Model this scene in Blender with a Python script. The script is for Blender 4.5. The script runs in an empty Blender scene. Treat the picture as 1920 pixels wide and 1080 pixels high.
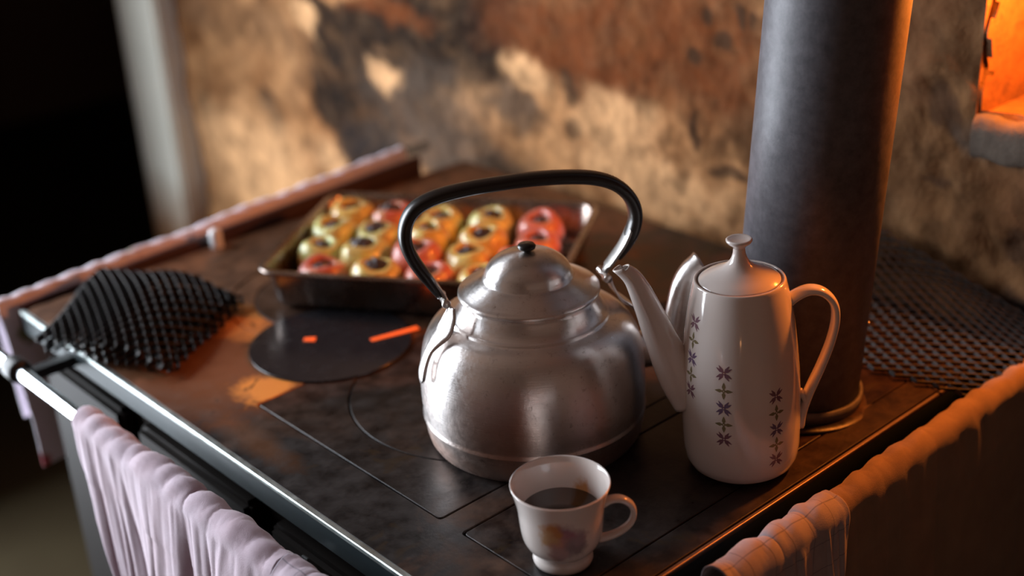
import bpy, bmesh, math, random
import numpy as np
from mathutils import Vector, Matrix
C = bpy.context.scene.collection
sc = bpy.context.scene
PI = math.pi
random.seed(4)

# ------------------------------------------------------------------ camera, light, exposure
cam_d = bpy.data.cameras.new('camera'); cam = bpy.data.objects.new('camera', cam_d); C.objects.link(cam)
FW = Vector((0.5945984, 0.68642317, -0.41865974)); RT = Vector((0.73937348, -0.67138438, -0.05069392))
UP = RT.cross(FW).normalized()
cam.matrix_world = Matrix(((RT.x, UP.x, -FW.x, -0.50653), (RT.y, UP.y, -FW.y, -0.58872), (RT.z, UP.z, -FW.z, 0.66), (0, 0, 0, 1)))
cam_d.sensor_width = 36; cam_d.lens = 2510/1920*36; cam_d.clip_start = .05; cam_d.clip_end = 30
cam_d.dof.use_dof = True; cam_d.dof.focus_distance = 1.15; cam_d.dof.aperture_fstop = 2.2
sc.camera = cam
sc.view_settings.view_transform = 'Standard'; sc.view_settings.look = 'None'
sc.view_settings.exposure = -0.08; sc.view_settings.gamma = 1; sc.view_settings.use_curve_mapping = False

w = bpy.data.worlds.new('dusk'); sc.world = w; w.use_nodes = True
w.node_tree.nodes['Background'].inputs[0].default_value = (.35, .45, .7, 1)
w.node_tree.nodes['Background'].inputs[1].default_value = .02

def aim(o, target):
    o.rotation_euler = (Vector(target) - o.location).to_track_quat('-Z', 'Y').to_euler()
def area(name, loc, target, sx, sy, power, col):
    l = bpy.data.lights.new(name, 'AREA'); l.shape = 'RECTANGLE'; l.size = sx; l.size_y = sy; l.energy = power; l.color = col
    o = bpy.data.objects.new(name, l); C.objects.link(o); o.location = loc; aim(o, target); return o
def point(name, loc, power, col, rad):
    l = bpy.data.lights.new(name, 'POINT'); l.energy = power; l.color = col; l.shadow_soft_size = rad
    o = bpy.data.objects.new(name, l); C.objects.link(o); o.location = loc; return o
area('window_daylight', (-.75, 1.93, .27), (-.75, 0, .27), 1.36, 1.96, 128, (.86, .92, 1.0))
point('niche_oil_lamp', (.728, -.012, .425), 18, (1, .25, .03), .022)
point('warm_fill', (-.90, -.98, -.20), 0.40, (1, .42, .16), .035)  # added warm fill for kettle and pot fronts, no visible source

# ------------------------------------------------------------------ helpers
def link(name, me, parent=None, mat=None):
    o = bpy.data.objects.new(name, me); C.objects.link(o)
    if parent: o.parent = parent
    if mat: me.materials.clear(); me.materials.append(mat)
    return o
def thing(name, label, cat, loc=(0, 0, 0), rot=(0, 0, 0), group=None):
    o = bpy.data.objects.new(name, None); C.objects.link(o); o.empty_display_size = .05
    o.location = loc; o.rotation_euler = rot; o['label'] = label; o['category'] = cat
    if group: o['group'] = group
    return o
def tag(o, label, cat, group=None):
    o['label'] = label; o['category'] = cat
    if group: o['group'] = group
    return o
def mesh(name, vs, fs, mat=None, parent=None, smooth=True):
    me = bpy.data.meshes.new(name); me.from_pydata([tuple(v) for v in vs], [], fs)
    me.validate(); 
    if smooth: me.polygons.foreach_set('use_smooth', [True]*len(me.polygons))
    me.update()
    bm = bmesh.new(); bm.from_mesh(me); bmesh.ops.recalc_face_normals(bm, faces=bm.faces); bm.to_mesh(me); bm.free()
    return link(name, me, parent, mat)
def lathe(name, prof, mat, parent=None, seg=64, smooth=True, wob=0, closed=False):
    vs, fs = [], []
    rnd = random.Random(len(prof)*7)
    ph = [rnd.uniform(0, 6) for _ in range(4)]
    for (r, z) in prof:
        for k in range(seg):
            a = 2*PI*k/seg
            rr = r*(1+wob*(math.sin(2*a+ph[0])+.6*math.sin(3*a+ph[1]+z*40)+.4*math.sin(5*a+ph[2]-z*60)))
            vs.append((rr*math.cos(a), rr*math.sin(a), z))
    n = len(prof)
    for i in range(n-1):
        for k in range(seg):
            k2 = (k+1) % seg
            fs.append((i*seg+k, i*seg+k2, (i+1)*seg+k2, (i+1)*seg+k))
    if closed:
        for k in range(seg):
            k2 = (k+1) % seg
            fs.append(((n-1)*seg+k, (n-1)*seg+k2, k2, k))
    else:
        if prof[0][0] > 1e-5: fs.append(tuple(range(seg))[::-1])
        if prof[-1][0] > 1e-5: fs.append(tuple((n-1)*seg+k for k in range(seg)))
    o = mesh(name, vs, fs, mat, parent, smooth)
    return o
def smooth_prof(pts, n=6):
    """Catmull-Rom through 2-3D points"""
    P = [Vector(p if len(p) == 3 else (p[0], p[1], 0)) for p in pts]
    P = [P[0]*2-P[1]] + P + [P[-1]*2-P[-2]]
    out = []
    for i in range(1, len(P)-2):
        for k in range(n):
            t = k/n
            a, b, c, d = P[i-1], P[i], P[i+1], P[i+2]
            out.append(.5*((2*b)+(c-a)*t+(2*a-5*b+4*c-d)*t*t+(3*b-a-3*c+d)*t**3))
    out.append(P[-2])
    return out
def sweep(name, path, normal, sec, mat, parent=None, seg=14, cap=True):
    """planar sweep; normal = plane normal; sec(t)->(half-thickness in plane, half-width across plane, power)"""
    B = Vector(normal).normalized(); vs, fs = [], []
    n = len(path)
    for i, p in enumerate(path):
        T = (path[min(i+1, n-1)]-path[max(i-1, 0)]).normalized(); N = T.cross(B).normalized()
        a, b, pw = sec(i/(n-1))
        for k in range(seg):
            an = 2*PI*k/seg; c, s = math.cos(an), math.sin(an)
            vs.append(p + N*(a*math.copysign(abs(c)**pw, c)) + B*(b*math.copysign(abs(s)**pw, s)))
    for i in range(n-1):
        for k in range(seg):
            k2 = (k+1) % seg
            fs.append((i*seg+k, i*seg+k2, (i+1)*seg+k2, (i+1)*seg+k))
    if cap:
        fs.append(tuple(range(seg))[::-1]); fs.append(tuple((n-1)*seg+k for k in range(seg)))
    return mesh(name, vs, fs, mat, parent)
def box(name, x0, x1, y0, y1, z0, z1, mat, parent=None, bev=.002):
    bm = bmesh.new(); bmesh.ops.create_cube(bm, size=1)
    for v in bm.verts:
        v.co = Vector(((x0+x1)/2+v.co.x*(x1-x0), (y0+y1)/2+v.co.y*(y1-y0), (z0+z1)/2+v.co.z*(z1-z0)))
    if bev: bmesh.ops.bevel(bm, geom=bm.edges[:], offset=bev, segments=2, affect='EDGES')
    me = bpy.data.meshes.new(name); bm.to_mesh(me); bm.free()
    return link(name, me, parent, mat)
def struct(o): o['kind'] = 'structure'; return o
def circle(cx, cy, r, n=72): return [(cx+r*math.cos(2*PI*k/n), cy+r*math.sin(2*PI*k/n)) for k in range(n)]
def rect(x0, y0, x1, y1, r=.004, n=5):
    out = []
    for cx, cy, a0 in ((x1-r, y0+r, -PI/2), (x1-r, y1-r, 0), (x0+r, y1-r, PI/2), (x0+r, y0+r, PI)):
        for k in range(n+1): a = a0+PI/2*k/n; out.append((cx+r*math.cos(a), cy+r*math.sin(a)))
    return out
def flat_plate(name, loops, z0, z1, mat, parent=None, bev=.0008):
    cu = bpy.data.curves.new(name+'_c', 'CURVE'); cu.dimensions = '2D'; cu.fill_mode = 'BOTH'
    for lp in loops:
        sp = cu.splines.new('POLY'); sp.points.add(len(lp)-1); sp.use_cyclic_u = True
        for p, q in zip(sp.points, lp): p.co = (q[0], q[1], 0, 1)
    cu.extrude = (z1-z0)/2-bev; cu.bevel_depth = bev; cu.bevel_resolution = 1; cu.offset = -bev
    o = bpy.data.objects.new('tmp', cu); C.objects.link(o)
    dg = bpy.context.evaluated_depsgraph_get()
    me = bpy.data.meshes.new_from_object(o.evaluated_get(dg)); bpy.data.objects.remove(o)
    me.transform(Matrix.Translation((0, 0, (z0+z1)/2)))
    return link(name, me, parent, mat)
# value noise on numpy grids
def vnoise(x, y, seed=0):
    xi = np.floor(x).astype(np.int64); yi = np.floor(y).astype(np.int64); xf = x-xi; yf = y-yi
    def h(a, b):
        n = (a*374761393 + b*668265263 + seed*974634777) & 0xffffffff
        n = ((n ^ (n >> 13))*1274126177) & 0xffffffff
        return ((n ^ (n >> 16)) & 0xffff)/65535.0
    u = xf*xf*(3-2*xf); v = yf*yf*(3-2*yf)
    return (h(xi, yi)*(1-u)+h(xi+1, yi)*u)*(1-v) + (h(xi, yi+1)*(1-u)+h(xi+1, yi+1)*u)*v
def fbm(x, y, seed=0, o=4):
    s = 0; a = .5; t = 0
    for k in range(o):
        s = s+a*vnoise(x*2**k, y*2**k, seed+k*17); t += a; a *= .5
    return s/t

# ------------------------------------------------------------------ materials
class NT:
    def __init__(s, name):
        s.m = bpy.data.materials.new(name); s.m.use_nodes = True; s.n = s.m.node_tree.nodes; s.l = s.m.node_tree.links
        s.b = s.n['Principled BSDF']; s.tc = s.n.new('ShaderNodeTexCoord')
    def noise(s, scale, detail=4, rough=.55, vec=None, dist=0):
        n = s.n.new('ShaderNodeTexNoise'); n.inputs['Scale'].default_value = scale; n.inputs['Detail'].default_value = detail
        n.inputs['Roughness'].default_value = rough; n.inputs['Distortion'].default_value = dist
        s.l.new(vec or s.tc.outputs['Object'], n.inputs['Vector']); return n.outputs[0]
    def scaled(s, sx, sy, sz):
        n = s.n.new('ShaderNodeMapping'); n.inputs['Scale'].default_value = (sx, sy, sz)
        s.l.new(s.tc.outputs['Object'], n.inputs['Vector']); return n.outputs[0]
    def ramp(s, fac, stops):
        r = s.n.new('ShaderNodeValToRGB'); e = r.color_ramp.elements
        while len(e) < len(stops): e.new(.5)
        for q, (p, c) in zip(e, stops): q.position = p; q.color = (*c, 1) if len(c) == 3 else c
        s.l.new(fac, r.inputs[0]); return r.outputs[0]
    def rampf(s, fac, a, b, va=0, vb=1):
        m = s.n.new('ShaderNodeMapRange'); m.inputs['From Min'].default_value = a; m.inputs['From Max'].default_value = b
        m.inputs['To Min'].default_value = va; m.inputs['To Max'].default_value = vb
        s.l.new(fac, m.inputs['Value']); return m.outputs[0]
    def mix(s, fac, a, b, mode='MIX'):
        m = s.n.new('ShaderNodeMix'); m.data_type = 'RGBA'; m.blend_type = mode
        for i, v in ((0, fac), (6, a), (7, b)):
            if isinstance(v, (int, float)): m.inputs[i].default_value = v
            elif isinstance(v, tuple): m.inputs[i].default_value = (*v, 1)
            else: s.l.new(v, m.inputs[i])
        return m.outputs[2]
    def math(s, op, a, b=0):
        m = s.n.new('ShaderNodeMath'); m.operation = op
        for i, v in enumerate((a, b)):
            if isinstance(v, (int, float)): m.inputs[i].default_value = v
            else: s.l.new(v, m.inputs[i])
        return m.outputs[0]
    def sep(s):
        x = s.n.new('ShaderNodeSeparateXYZ'); s.l.new(s.tc.outputs['Object'], x.inputs[0]); return x.outputs
    def bump(s, h, strength=.3, dist=.002):
        b = s.n.new('ShaderNodeBump'); b.inputs['Strength'].default_value = strength; b.inputs['Distance'].default_value = dist
        s.l.new(h, b.inputs['Height']); s.l.new(b.outputs[0], s.b.inputs['Normal'])
    def set(s, **k):
        for key, v in k.items():
            i = s.b.inputs[{'color': 'Base Color', 'rough': 'Roughness', 'metal': 'Metallic', 'coat': 'Coat Weight', 'spec': 'Specular IOR Level',
                            'sheen': 'Sheen Weight', 'sss': 'Subsurface Weight', 'trans': 'Transmission Weight'}[key]]
            if isinstance(v, tuple): i.default_value = (*v, 1)
            elif isinstance(v, (int, float)): i.default_value = v
            else: s.l.new(v, i)
        return s.m
def plain(name, col, rough=.5, metal=0, **k):
    t = NT(name); n = t.noise(60, 3); c = t.mix(t.rampf(n, .3, .7, 0, .35), col, tuple(x*.6 for x in col))
    return t.set(color=c, rough=rough, metal=metal, **k)

# cast iron stove top
def iron_mat(name, plate=False):
    t = NT(name); x = t.sep()
    n1 = t.noise(9, 5, .6, dist=.4); n2 = t.noise(45, 5, .65); n3 = t.noise(220, 3)
    base = t.mix(t.rampf(n2, .35, .7), (.006, .0055, .006), (.040, .033, .031))
    # rust-brown staining over the end of the top away from the plates
    g = t.math('ADD', t.rampf(x[1], .40, .62, 0, .75), t.rampf(n1, .35, .65, -.35, .35))
    g = t.math('MAXIMUM', g, t.math('MULTIPLY', t.rampf(n1, .5, .62, 0, .5), t.rampf(x[0], .09, .03, 0, 1)))
    if plate: g = t.math('MULTIPLY', g, .45)
    cl = t.n.new('ShaderNodeClamp'); t.l.new(g, cl.inputs[0]); g = cl.outputs[0]
    rust = t.mix(t.rampf(n2, .3, .7), (.07, .028, .013), (.22, .09, .036))
    col = t.mix(g, base, rust)
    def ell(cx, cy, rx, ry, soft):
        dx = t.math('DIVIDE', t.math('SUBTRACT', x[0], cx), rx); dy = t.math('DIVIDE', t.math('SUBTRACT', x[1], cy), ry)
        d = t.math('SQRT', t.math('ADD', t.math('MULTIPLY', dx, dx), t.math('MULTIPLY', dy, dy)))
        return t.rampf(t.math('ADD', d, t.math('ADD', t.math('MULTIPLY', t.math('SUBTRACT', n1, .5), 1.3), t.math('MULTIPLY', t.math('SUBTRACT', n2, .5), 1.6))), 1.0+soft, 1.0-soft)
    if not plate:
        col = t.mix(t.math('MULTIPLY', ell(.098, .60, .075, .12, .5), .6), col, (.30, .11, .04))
        col = t.mix(t.math('MULTIPLY', ell(.094, .505, .030, .030, .3), .9), col, (.85, .34, .07))  # pool of orange lamplight painted into the rusty iron colour
        col = t.mix(t.math('MULTIPLY', ell(.165, .675, .030, .055, .35), .85), col, (.80, .30, .07))  # second painted patch of orange light, beside the tray corner
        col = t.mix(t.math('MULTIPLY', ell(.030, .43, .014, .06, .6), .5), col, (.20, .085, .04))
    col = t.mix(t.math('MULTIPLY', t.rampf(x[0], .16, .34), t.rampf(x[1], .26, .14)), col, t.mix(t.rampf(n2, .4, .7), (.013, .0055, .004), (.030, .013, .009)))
    spots = t.rampf(t.noise(28, 3, .5, dist=.8), .64, .70); col = t.mix(t.math('MULTIPLY', spots, .7), col, (.035, .022, .012))
    rg = t.math('ADD', t.rampf(n2, .3, .7, .26 if plate else .34, .46 if plate else .56), t.math('MULTIPLY', g, .12))
    t.set(color=col, rough=rg, metal=.0, spec=.26); t.bump(t.math('ADD', n2, t.math('MULTIPLY', n3, .4)), .28, .0012)
    return t.m
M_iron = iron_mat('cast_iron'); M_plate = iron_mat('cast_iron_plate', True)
t = NT('polished_iron'); n = t.noise(60, 4)
t.set(color=t.mix(n, (.010, .011, .014), (.022, .023, .028)), rough=t.rampf(n, .3, .7, .16, .3), metal=.0, spec=.6); t.bump(n, .12, .001); M_lid = t.m
M_groove = plain('groove_soot', (.004, .004, .004), .9)
t = NT('chrome'); n = t.noise(300, 3); t.set(color=(.80, .84, .86), metal=1., rough=t.rampf(n, .3, .7, .14, .26)); M_chrome = t.m
t = NT('dull_trim'); n = t.noise(90, 4); t.set(color=t.mix(n, (.42, .50, .50), (.62, .68, .66)), metal=.9, rough=t.rampf(n, .3, .7, .28, .5)); t.bump(n, .15, .001); M_trim = t.m
t = NT('stove_enamel'); n = t.noise(7, 4); t.set(color=t.mix(n, (.007, .005, .004), (.014, .010, .008)), rough=.6, spec=.1); M_enamel = t.m
t = NT('dimmed_trim'); nn = t.noise(90, 4); t.set(color=t.mix(nn, (.16, .12, .10), (.30, .22, .18)), metal=.9, rough=.42); M_trimA = t.m  # darker copy of the edge trim, dims the lamp's reflection by colour
t = NT('blue_band'); nn = t.noise(40, 4); t.set(color=t.mix(nn, (.008, .014, .017), (.018, .028, .032)), rough=.6, metal=0., spec=.12); M_band = t.m
M_blackiron = plain('black_bracket', (.010, .010, .011), .5)
t = NT('orange_emissive'); t.set(color=(.8, .1, .02)); t.b.inputs['Emission Color'].default_value = (1, .13, .02, 1); t.b.inputs['Emission Strength'].default_value = .75; M_glow = t.m
# kettle aluminium: worn, brownish burn marks, a painted copper reflection and fine scratches
t = NT('kettle_aluminium'); x = t.sep()
n1 = t.noise(22, 5, .65, dist=.6); n2 = t.noise(160, 4, .7); n3 = t.noise(1, 3, .6, t.scaled(40, 40, 900))
heat = t.math('MULTIPLY', t.rampf(n1, .38, .62), t.rampf(x[2], .12, .015, 0, .8))
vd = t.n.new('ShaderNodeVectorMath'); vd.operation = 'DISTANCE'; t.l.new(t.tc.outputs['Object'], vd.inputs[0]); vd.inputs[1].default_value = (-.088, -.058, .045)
refl_tarn = t.rampf(t.math('ADD', vd.outputs['Value'], t.math('MULTIPLY', n1, .05)), .092, .045, 0, .75)  # reflection of the warm room painted on the kettle's front left
refl_tarn = t.math('MAXIMUM', refl_tarn, t.rampf(t.math('ADD', x[2], t.math('MULTIPLY', n1, .02)), .042, .026, 0, .5))
heat = t.math('MULTIPLY', heat, .7)
col = t.mix(heat, (.84, .80, .78), (.42, .27, .20)); col = t.mix(refl_tarn, col, (.42, .21, .135)); col = t.mix(t.rampf(n2, .58, .75, 0, .5), col, (.22, .15, .12))
t.set(color=col, metal=1., rough=t.math('ADD', t.rampf(n2, .3, .7, .27, .40), t.math('MULTIPLY', heat, .12)))
t.bump(t.math('ADD', t.math('MULTIPLY', n1, .7), t.math('ADD', n3, n2)), .16, .0010); t.b.inputs['Anisotropic'].default_value = .72; t.b.inputs['Anisotropic Rotation'].default_value = .25
tg = t.n.new('ShaderNodeTangent'); tg.direction_type = 'RADIAL'; tg.axis = 'Z'; t.l.new(tg.outputs[0], t.b.inputs['Tangent'])
M_alu = t.m
t = NT('kettle_dark_metal'); n = t.noise(80, 4); t.set(color=t.mix(n, (.25, .24, .23), (.42, .4, .38)), metal=1, rough=.33); t.bump(n, .2, .001); M_dmetal = t.m
t = NT('black_grip'); n = t.noise(50, 4); t.set(color=t.mix(n, (.006, .005, .0045), (.016, .011, .009)), rough=t.rampf(n, .3, .7, .28, .42), coat=.15); M_grip = t.m
# porcelain
t = NT('porcelain_pot'); n = t.noise(8, 3); t.set(color=t.mix(n, (.74, .66, .62), (.80, .73, .69)), rough=.13, coat=.6, spec=.6); M_porc = t.m
t = NT('porcelain_line'); n = t.noise(80, 3); t.set(color=t.mix(n, (.10, .06, .05), (.2, .12, .09)), rough=.25); M_line = t.m
def star_m(nm, a, b): 
    t = NT(nm); n = t.noise(900, 2); t.set(color=t.mix(n, a, b), rough=.25, coat=.5); return t.m
M_starP = star_m('star_plum', (.16, .075, .11), (.26, .13, .17)); M_starG = star_m('star_olive', (.16, .13, .06), (.26, .22, .12)); M_starB = star_m('star_violet', (.12, .08, .15), (.2, .13, .22))
t = NT('cup_porcelain'); x = t.sep()
# faded flower print round the belly of the cup (flat transfer on the glaze)
mp = t.scaled(1, 1, 1)
band = t.math('MULTIPLY', t.rampf(x[2], .016, .026), t.rampf(x[2], .062, .05))
def blob(cx, cy, cz, r):
    v = t.n.new('ShaderNodeVectorMath'); v.operation = 'DISTANCE'
    nz = t.n.new('ShaderNodeVectorMath'); nz.operation = 'ADD'
    nn = t.n.new('ShaderNodeTexNoise'); nn.inputs['Scale'].default_value = 140; nn.inputs['Detail'].default_value = 4; t.l.new(t.tc.outputs['Object'], nn.inputs['Vector'])
    sc_ = t.n.new('ShaderNodeVectorMath'); sc_.operation = 'SCALE'; sc_.inputs['Scale'].default_value = .014; t.l.new(nn.outputs['Color'], sc_.inputs[0])
    t.l.new(t.tc.outputs['Object'], nz.inputs[0]); t.l.new(sc_.outputs[0], nz.inputs[1]); t.l.new(nz.outputs[0], v.inputs[0]); v.inputs[1].default_value = (cx+.007, cy+.007, cz+.013)
    return t.rampf(v.outputs['Value'], r*1.3, r*.6)
col = t.mix(t.noise(10), (.76, .69, .65), (.82, .76, .72))
for (az, cz, r, c) in ((216+180-22, .042, .008, (.62, .30, .10)), (216+180-22+2, .033, .006, (.65, .38, .16)), (229, .040, .010, (.30, .16, .24)), (236, .032, .012, (.42, .20, .26)), (222, .030, .010, (.55, .30, .28)),
                      (244, .026, .010, (.28, .24, .26)), (214, .044, .008, (.62, .30, .10)), (210, .035, .007, (.66, .42, .22)), (222, .020, .008, (.5, .36, .36)), (250, .034, .007, (.4, .3, .34))):
    a = math.radians(az); col = t.mix(t.math('MULTIPLY', blob(.034*math.cos(a), .034*math.sin(a), cz, r), .92), col, c)
t.set(color=col, rough=.12, coat=.6, spec=.6); M_cup = t.m
t = NT('coffee'); n = t.noise(40, 2); t.set(color=t.mix(n, (.012, .006, .003), (.02, .01, .005)), rough=.06, spec=.6); M_coffee = t.m
# tray
t = NT('tray_steel'); n = t.noise(50, 5, .65); n2 = t.noise(14, 4)
t.set(color=t.mix(t.rampf(n2, .35, .65), (.46, .42, .40), (.26, .17, .12)), metal=1., rough=t.rampf(n, .3, .7, .15, .34)); t.bump(n, .12, .001); M_tray = t.m
# apples: two skins
def apple_mat(nm, a, b, c):
    t = NT(nm); n = t.noise(38, 5, .6, dist=.5); n2 = t.noise(150, 4, .6)
    x = t.sep(); col = t.ramp(n, [(.3, a), (.5, b), (.68, c)])
    col = t.mix(t.rampf(n2, .58, .72, 0, .5), col, (.30, .12, .04))
    t.set(color=col, rough=.22, coat=.35, sss=.12); t.b.inputs['Subsurface Radius'].default_value = (.01, .004, .002)
    t.bump(t.math('ADD', n2, n), .35, .003); return t.m
M_ay = apple_mat('apple_skin_yellow', (.70, .66, .24), (.74, .56, .16), (.62, .30, .10))
M_ag = apple_mat('apple_skin_green', (.52, .62, .22), (.68, .66, .26), (.62, .38, .12))
M_ar = apple_mat('apple_skin_red', (.72, .32, .26), (.62, .16, .12), (.70, .44, .22))
t = NT('fruit_filling'); n = t.noise(160, 4); t.set(color=t.mix(n, (.012, .007, .008), (.07, .035, .03)), rough=.3, coat=.4); t.bump(n, .8, .004); M_fill = t.m
# pipe
t = NT('pipe_steel'); n = t.noise(90, 5, .65); n2 = t.noise(5, 4)
t.set(color=t.mix(t.rampf(n, .3, .7), (.055, .052, .060), (.115, .108, .122)), metal=.05, rough=t.rampf(n2, .3, .7, .45, .62)); t.bump(n, .25, .001); M_pipe = t.m
M_wire = plain('expanded_metal', (.014, .011, .011), .5, .5)
M_wire2 = plain('expanded_metal_rusty', (.012, .008, .006), .6, .3)
# cloths
def cloth_mat(nm, a, b, weave=900, check=False):
    t = NT(nm); n = t.noise(30, 4); n3 = t.noise(weave, 3, .6); col = t.mix(t.rampf(n, .3, .7), a, b)
    if check:
        at = t.n.new('ShaderNodeUVMap'); at.uv_map = 'weave'
        sp = t.n.new('ShaderNodeSeparateXYZ'); t.l.new(at.outputs[0], sp.inputs[0])
        ls = None
        for k in (0, 1):
            f = t.math('FRACT', sp.outputs[k]); q = t.math('LESS_THAN', f, .035); ls = q if ls is None else t.math('MAXIMUM', ls, q)
        col = t.mix(t.math('MULTIPLY', ls, .6), col, (.10, .09, .12))
    t.set(color=col, rough=.85, sheen=.2); t.bump(n3, .3, .001); return t.m
M_towel = cloth_mat('lilac_towel', (.48, .385, .455), (.40, .29, .34))
M_towel2 = cloth_mat('check_towel_left', (.47, .38, .45), (.39, .29, .34), check=True)
M_check = cloth_mat('check_towel', (.40, .34, .37), (.32, .27, .29), check=True)
M_beige = cloth_mat('beige_cloth', (.26, .17, .11), (.20, .125, .08))
t = NT('floral_cloth'); v = t.n.new('ShaderNodeTexVoronoi'); v.inputs['Scale'].default_value = 14; t.l.new(t.tc.outputs['Object'], v.inputs['Vector'])
n = t.noise(60, 3); m = t.rampf(t.math('ADD', v.outputs['Distance'], t.math('MULTIPLY', n, .25)), .38, .28)
rd = t.mix(t.rampf(t.noise(9), .45, .55), (.45, .05, .07), (.20, .22, .10))
t.set(color=t.mix(m, (.80, .74, .84), rd), rough=.8, sheen=.2); M_floral = t.m

# ------------------------------------------------------------------ the setting
t = NT('plaster'); at = t.n.new('ShaderNodeAttribute'); at.attribute_name = 'stain'
n = t.noise(60, 5, .6); n2 = t.noise(14, 5, .6, dist=.4)
col = t.mix(t.rampf(n, .35, .7, 0, .28), at.outputs['Color'], (.12, .06, .03)); col = t.mix(t.rampf(n2, .5, .75, 0, .25), col, (.30, .17, .09))
t.set(color=col, rough=.95, spec=.06); t.bump(t.math('ADD', n, t.math('MULTIPLY', n2, 2)), .5, .006); M_wall = t.m
WX = .705
BL = [('soot', 1.186, 0.155, 0.129, 0.045), ('soot', 1.262, 0.072, 0.055, 0.087), ('soot', 1.078, 0.12, 0.147, 0.08), ('soot', 0.917, 0.163, 0.13, 0.074), ('soot', 1.183, 0.004, 0.09, 0.068), ('soot2', 1.147, -0.053, 0.11, 0.058), ('grey', 0.962, -0.012, 0.174, 0.054), ('grey', 0.864, -0.036, 0.174, 0.035), ('soot', 0.886, 0.23, 0.189, 0.035), ('soot', 0.842, 0.198, 0.052, 0.055), ('grey', 1.006, 0.057, 0.153, 0.053), ('red', 0.71, 0.211, 0.129, 0.067), ('red', 0.553, 0.235, 0.138, 0.083), ('red', 0.423, 0.222, 0.087, 0.079), ('red', 0.631, 0.166, 0.096, 0.037), ('red', 1.067, 0.197, 0.106, 0.025), ('brown', 1.647, 0.127, 0.135, 0.052), ('brown', 1.464, 0.124, 0.071, 0.05), ('brown', 1.353, 0.094, 0.05, 0.059), ('grey', 0.795, 0.082, 0.068, 0.033), ('dark', 0.682, 0.145, 0.014, 0.023), ('dark', 0.68, 0.086, 0.018, 0.017), ('dark', 0.454, 0.129, 0.009, 0.024), ('dark', 0.404, 0.085, 0.029, 0.008), ('dark', 1.483, -0.025, 0.028, 0.021), ('dark', 1.452, -0.07, 0.022, 0.032), ('dark', 1.452, -0.136, 0.032, 0.022), ('dark', 1.7, -0.11, 0.028, 0.058), ('dark', 0.423, 0.248, 0.011, 0.013), ('dark', 0.392, 0.278, 0.009, 0.015), ('dark', 0.465, 0.222, 0.01, 0.01), ('dark', 0.372, 0.275, 0.009, 0.012), ('dark', 0.448, 0.276, 0.01, 0.011), ('brown', 0.381, 0.145, 0.039, 0.04), ('tan', 0.768, 0.141, 0.055, 0.025), ('tan', 0.603, 0.113, 0.085, 0.045), ('tan', 1.571, -0.158, 0.208, 0.105), ('tan', 0.537, 0.046, 0.142, 0.037), ('tan', 1.294, -0.095, 0.05, 0.041), ('tan', 1.098, 0.078, 0.04, 0.02), ('tan', 1.31, 0.146, 0.04, 0.023), ('brown', 0.16, 0.3, 0.037, 0.05), ('brown', 0.024, 0.146, 0.044, 0.034), ('dark', 0.117, 0.229, 0.018, 0.028), ('dark', 0.097, 0.216, 0.012, 0.028), ('dark', 0.03, 0.092, 0.014, 0.023), ('brown', 0.144, 0.252, 0.025, 0.034), ('soot2', 0.018, -0.009, 0.035, 0.037), ('dark', 0.074, 0.313, 0.007, 0.026), ('dark', 0.118, 0.143, 0.015, 0.004), ('grey', 0.048, 0.203, 0.033, 0.022), ('brown', 0.293, 0.256, 0.07, 0.061)]
CO = {'soot': (.012, .0095, .008, .97), 'soot2': (.011, .012, .014, .97), 'grey': (.075, .055, .042, .85), 'red': (.15, .042, .013, .93), 'brown': (.12, .055, .025, .8), 'dark': (.05, .026, .015, .9), 'tan': (.82, .46, .22, .8)}
def stain_colors(y, z):
    col = np.empty(y.shape+(3,)); base = np.array((.66, .335, .145)); lo = np.array((.30, .13, .05))
    f = np.clip((fbm(y*7, z*9, 5)-.35)/.3, 0, 1)[..., None]; col[:] = lo*(1-f)+base*f
    # wall colour darkens toward the top
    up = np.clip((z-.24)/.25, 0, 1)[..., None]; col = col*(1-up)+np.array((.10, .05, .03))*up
    dk = (1-.78*np.clip((.50-y)/.30, 0, 1))[..., None]; col = col*dk*(1-.42*np.clip((y-1.05)/.6, 0, 1))[..., None]  # light falloff painted in: darker round pipe and niche, and at the left end
    sd = 0
    fleck = np.clip((fbm(y*26+3*fbm(y*12, z*12, 61), z*46, 63, 5)-.53)/.10, 0, 1)*.18
    fleck2 = np.clip((fbm(y*34, z*30, 65, 4)-.48)/.12, 0, 1)
    wy = y+.09*(fbm(y*9, z*9, 31)-.5)+.05*(fbm(y*30, z*30, 33)-.5); wz = z+.07*(fbm(y*9, z*9, 41)-.5)+.05*(fbm(y*30, z*30, 43)-.5)
    for nm, cy, cz, ry, rz in BL:
        small = nm == 'dark'
        yy, zz = (y+(wy-y)*.35, z+(wz-z)*.35) if small else (wy, wz)
        d = np.sqrt(((yy-cy)/(ry*(1.3 if nm == 'soot' else 1.1)))**2+((zz-cz)/(rz*1.15))**2)
        sf = .42 if small or nm in ('soot', 'soot2') else .85
        m = np.clip((1.12+(sf-.42)*.4-d)/sf, 0, 1); m = m*m*(3-2*m)
        if nm == 'soot' or nm == 'grey': m = m*(1-fleck)
        elif nm in ('red', 'brown'): m = m*(1-.22*fleck2)
        c = CO[nm]; sd += 1; m = (m*c[3])[..., None]; col = col*(1-m)+np.array(c[:3])*m
    pit = np.clip((fbm(y*42, z*36, 91, 4)-.60)/.06, 0, 1)[..., None]*.30; col = col*(1-pit); g = (fbm(y*55, z*55, 77)-.5)[..., None]*.7+1; return np.clip(col*g, 0, 1)
def bump_h(y, z):
    h = .022*(fbm(y*4, z*4.5, 3)-.5)+.016*(fbm(y*13, z*15, 9)-.5)+.006*(fbm(y*45, z*45, 12)-.5)
    r = np.clip((.35-y)/.3, 0, 1)  # rougher stones beside the niche
    return h+r*(.030*(np.abs(fbm(y*11, z*13, 21, 3)-.5)*2)-.006)
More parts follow.
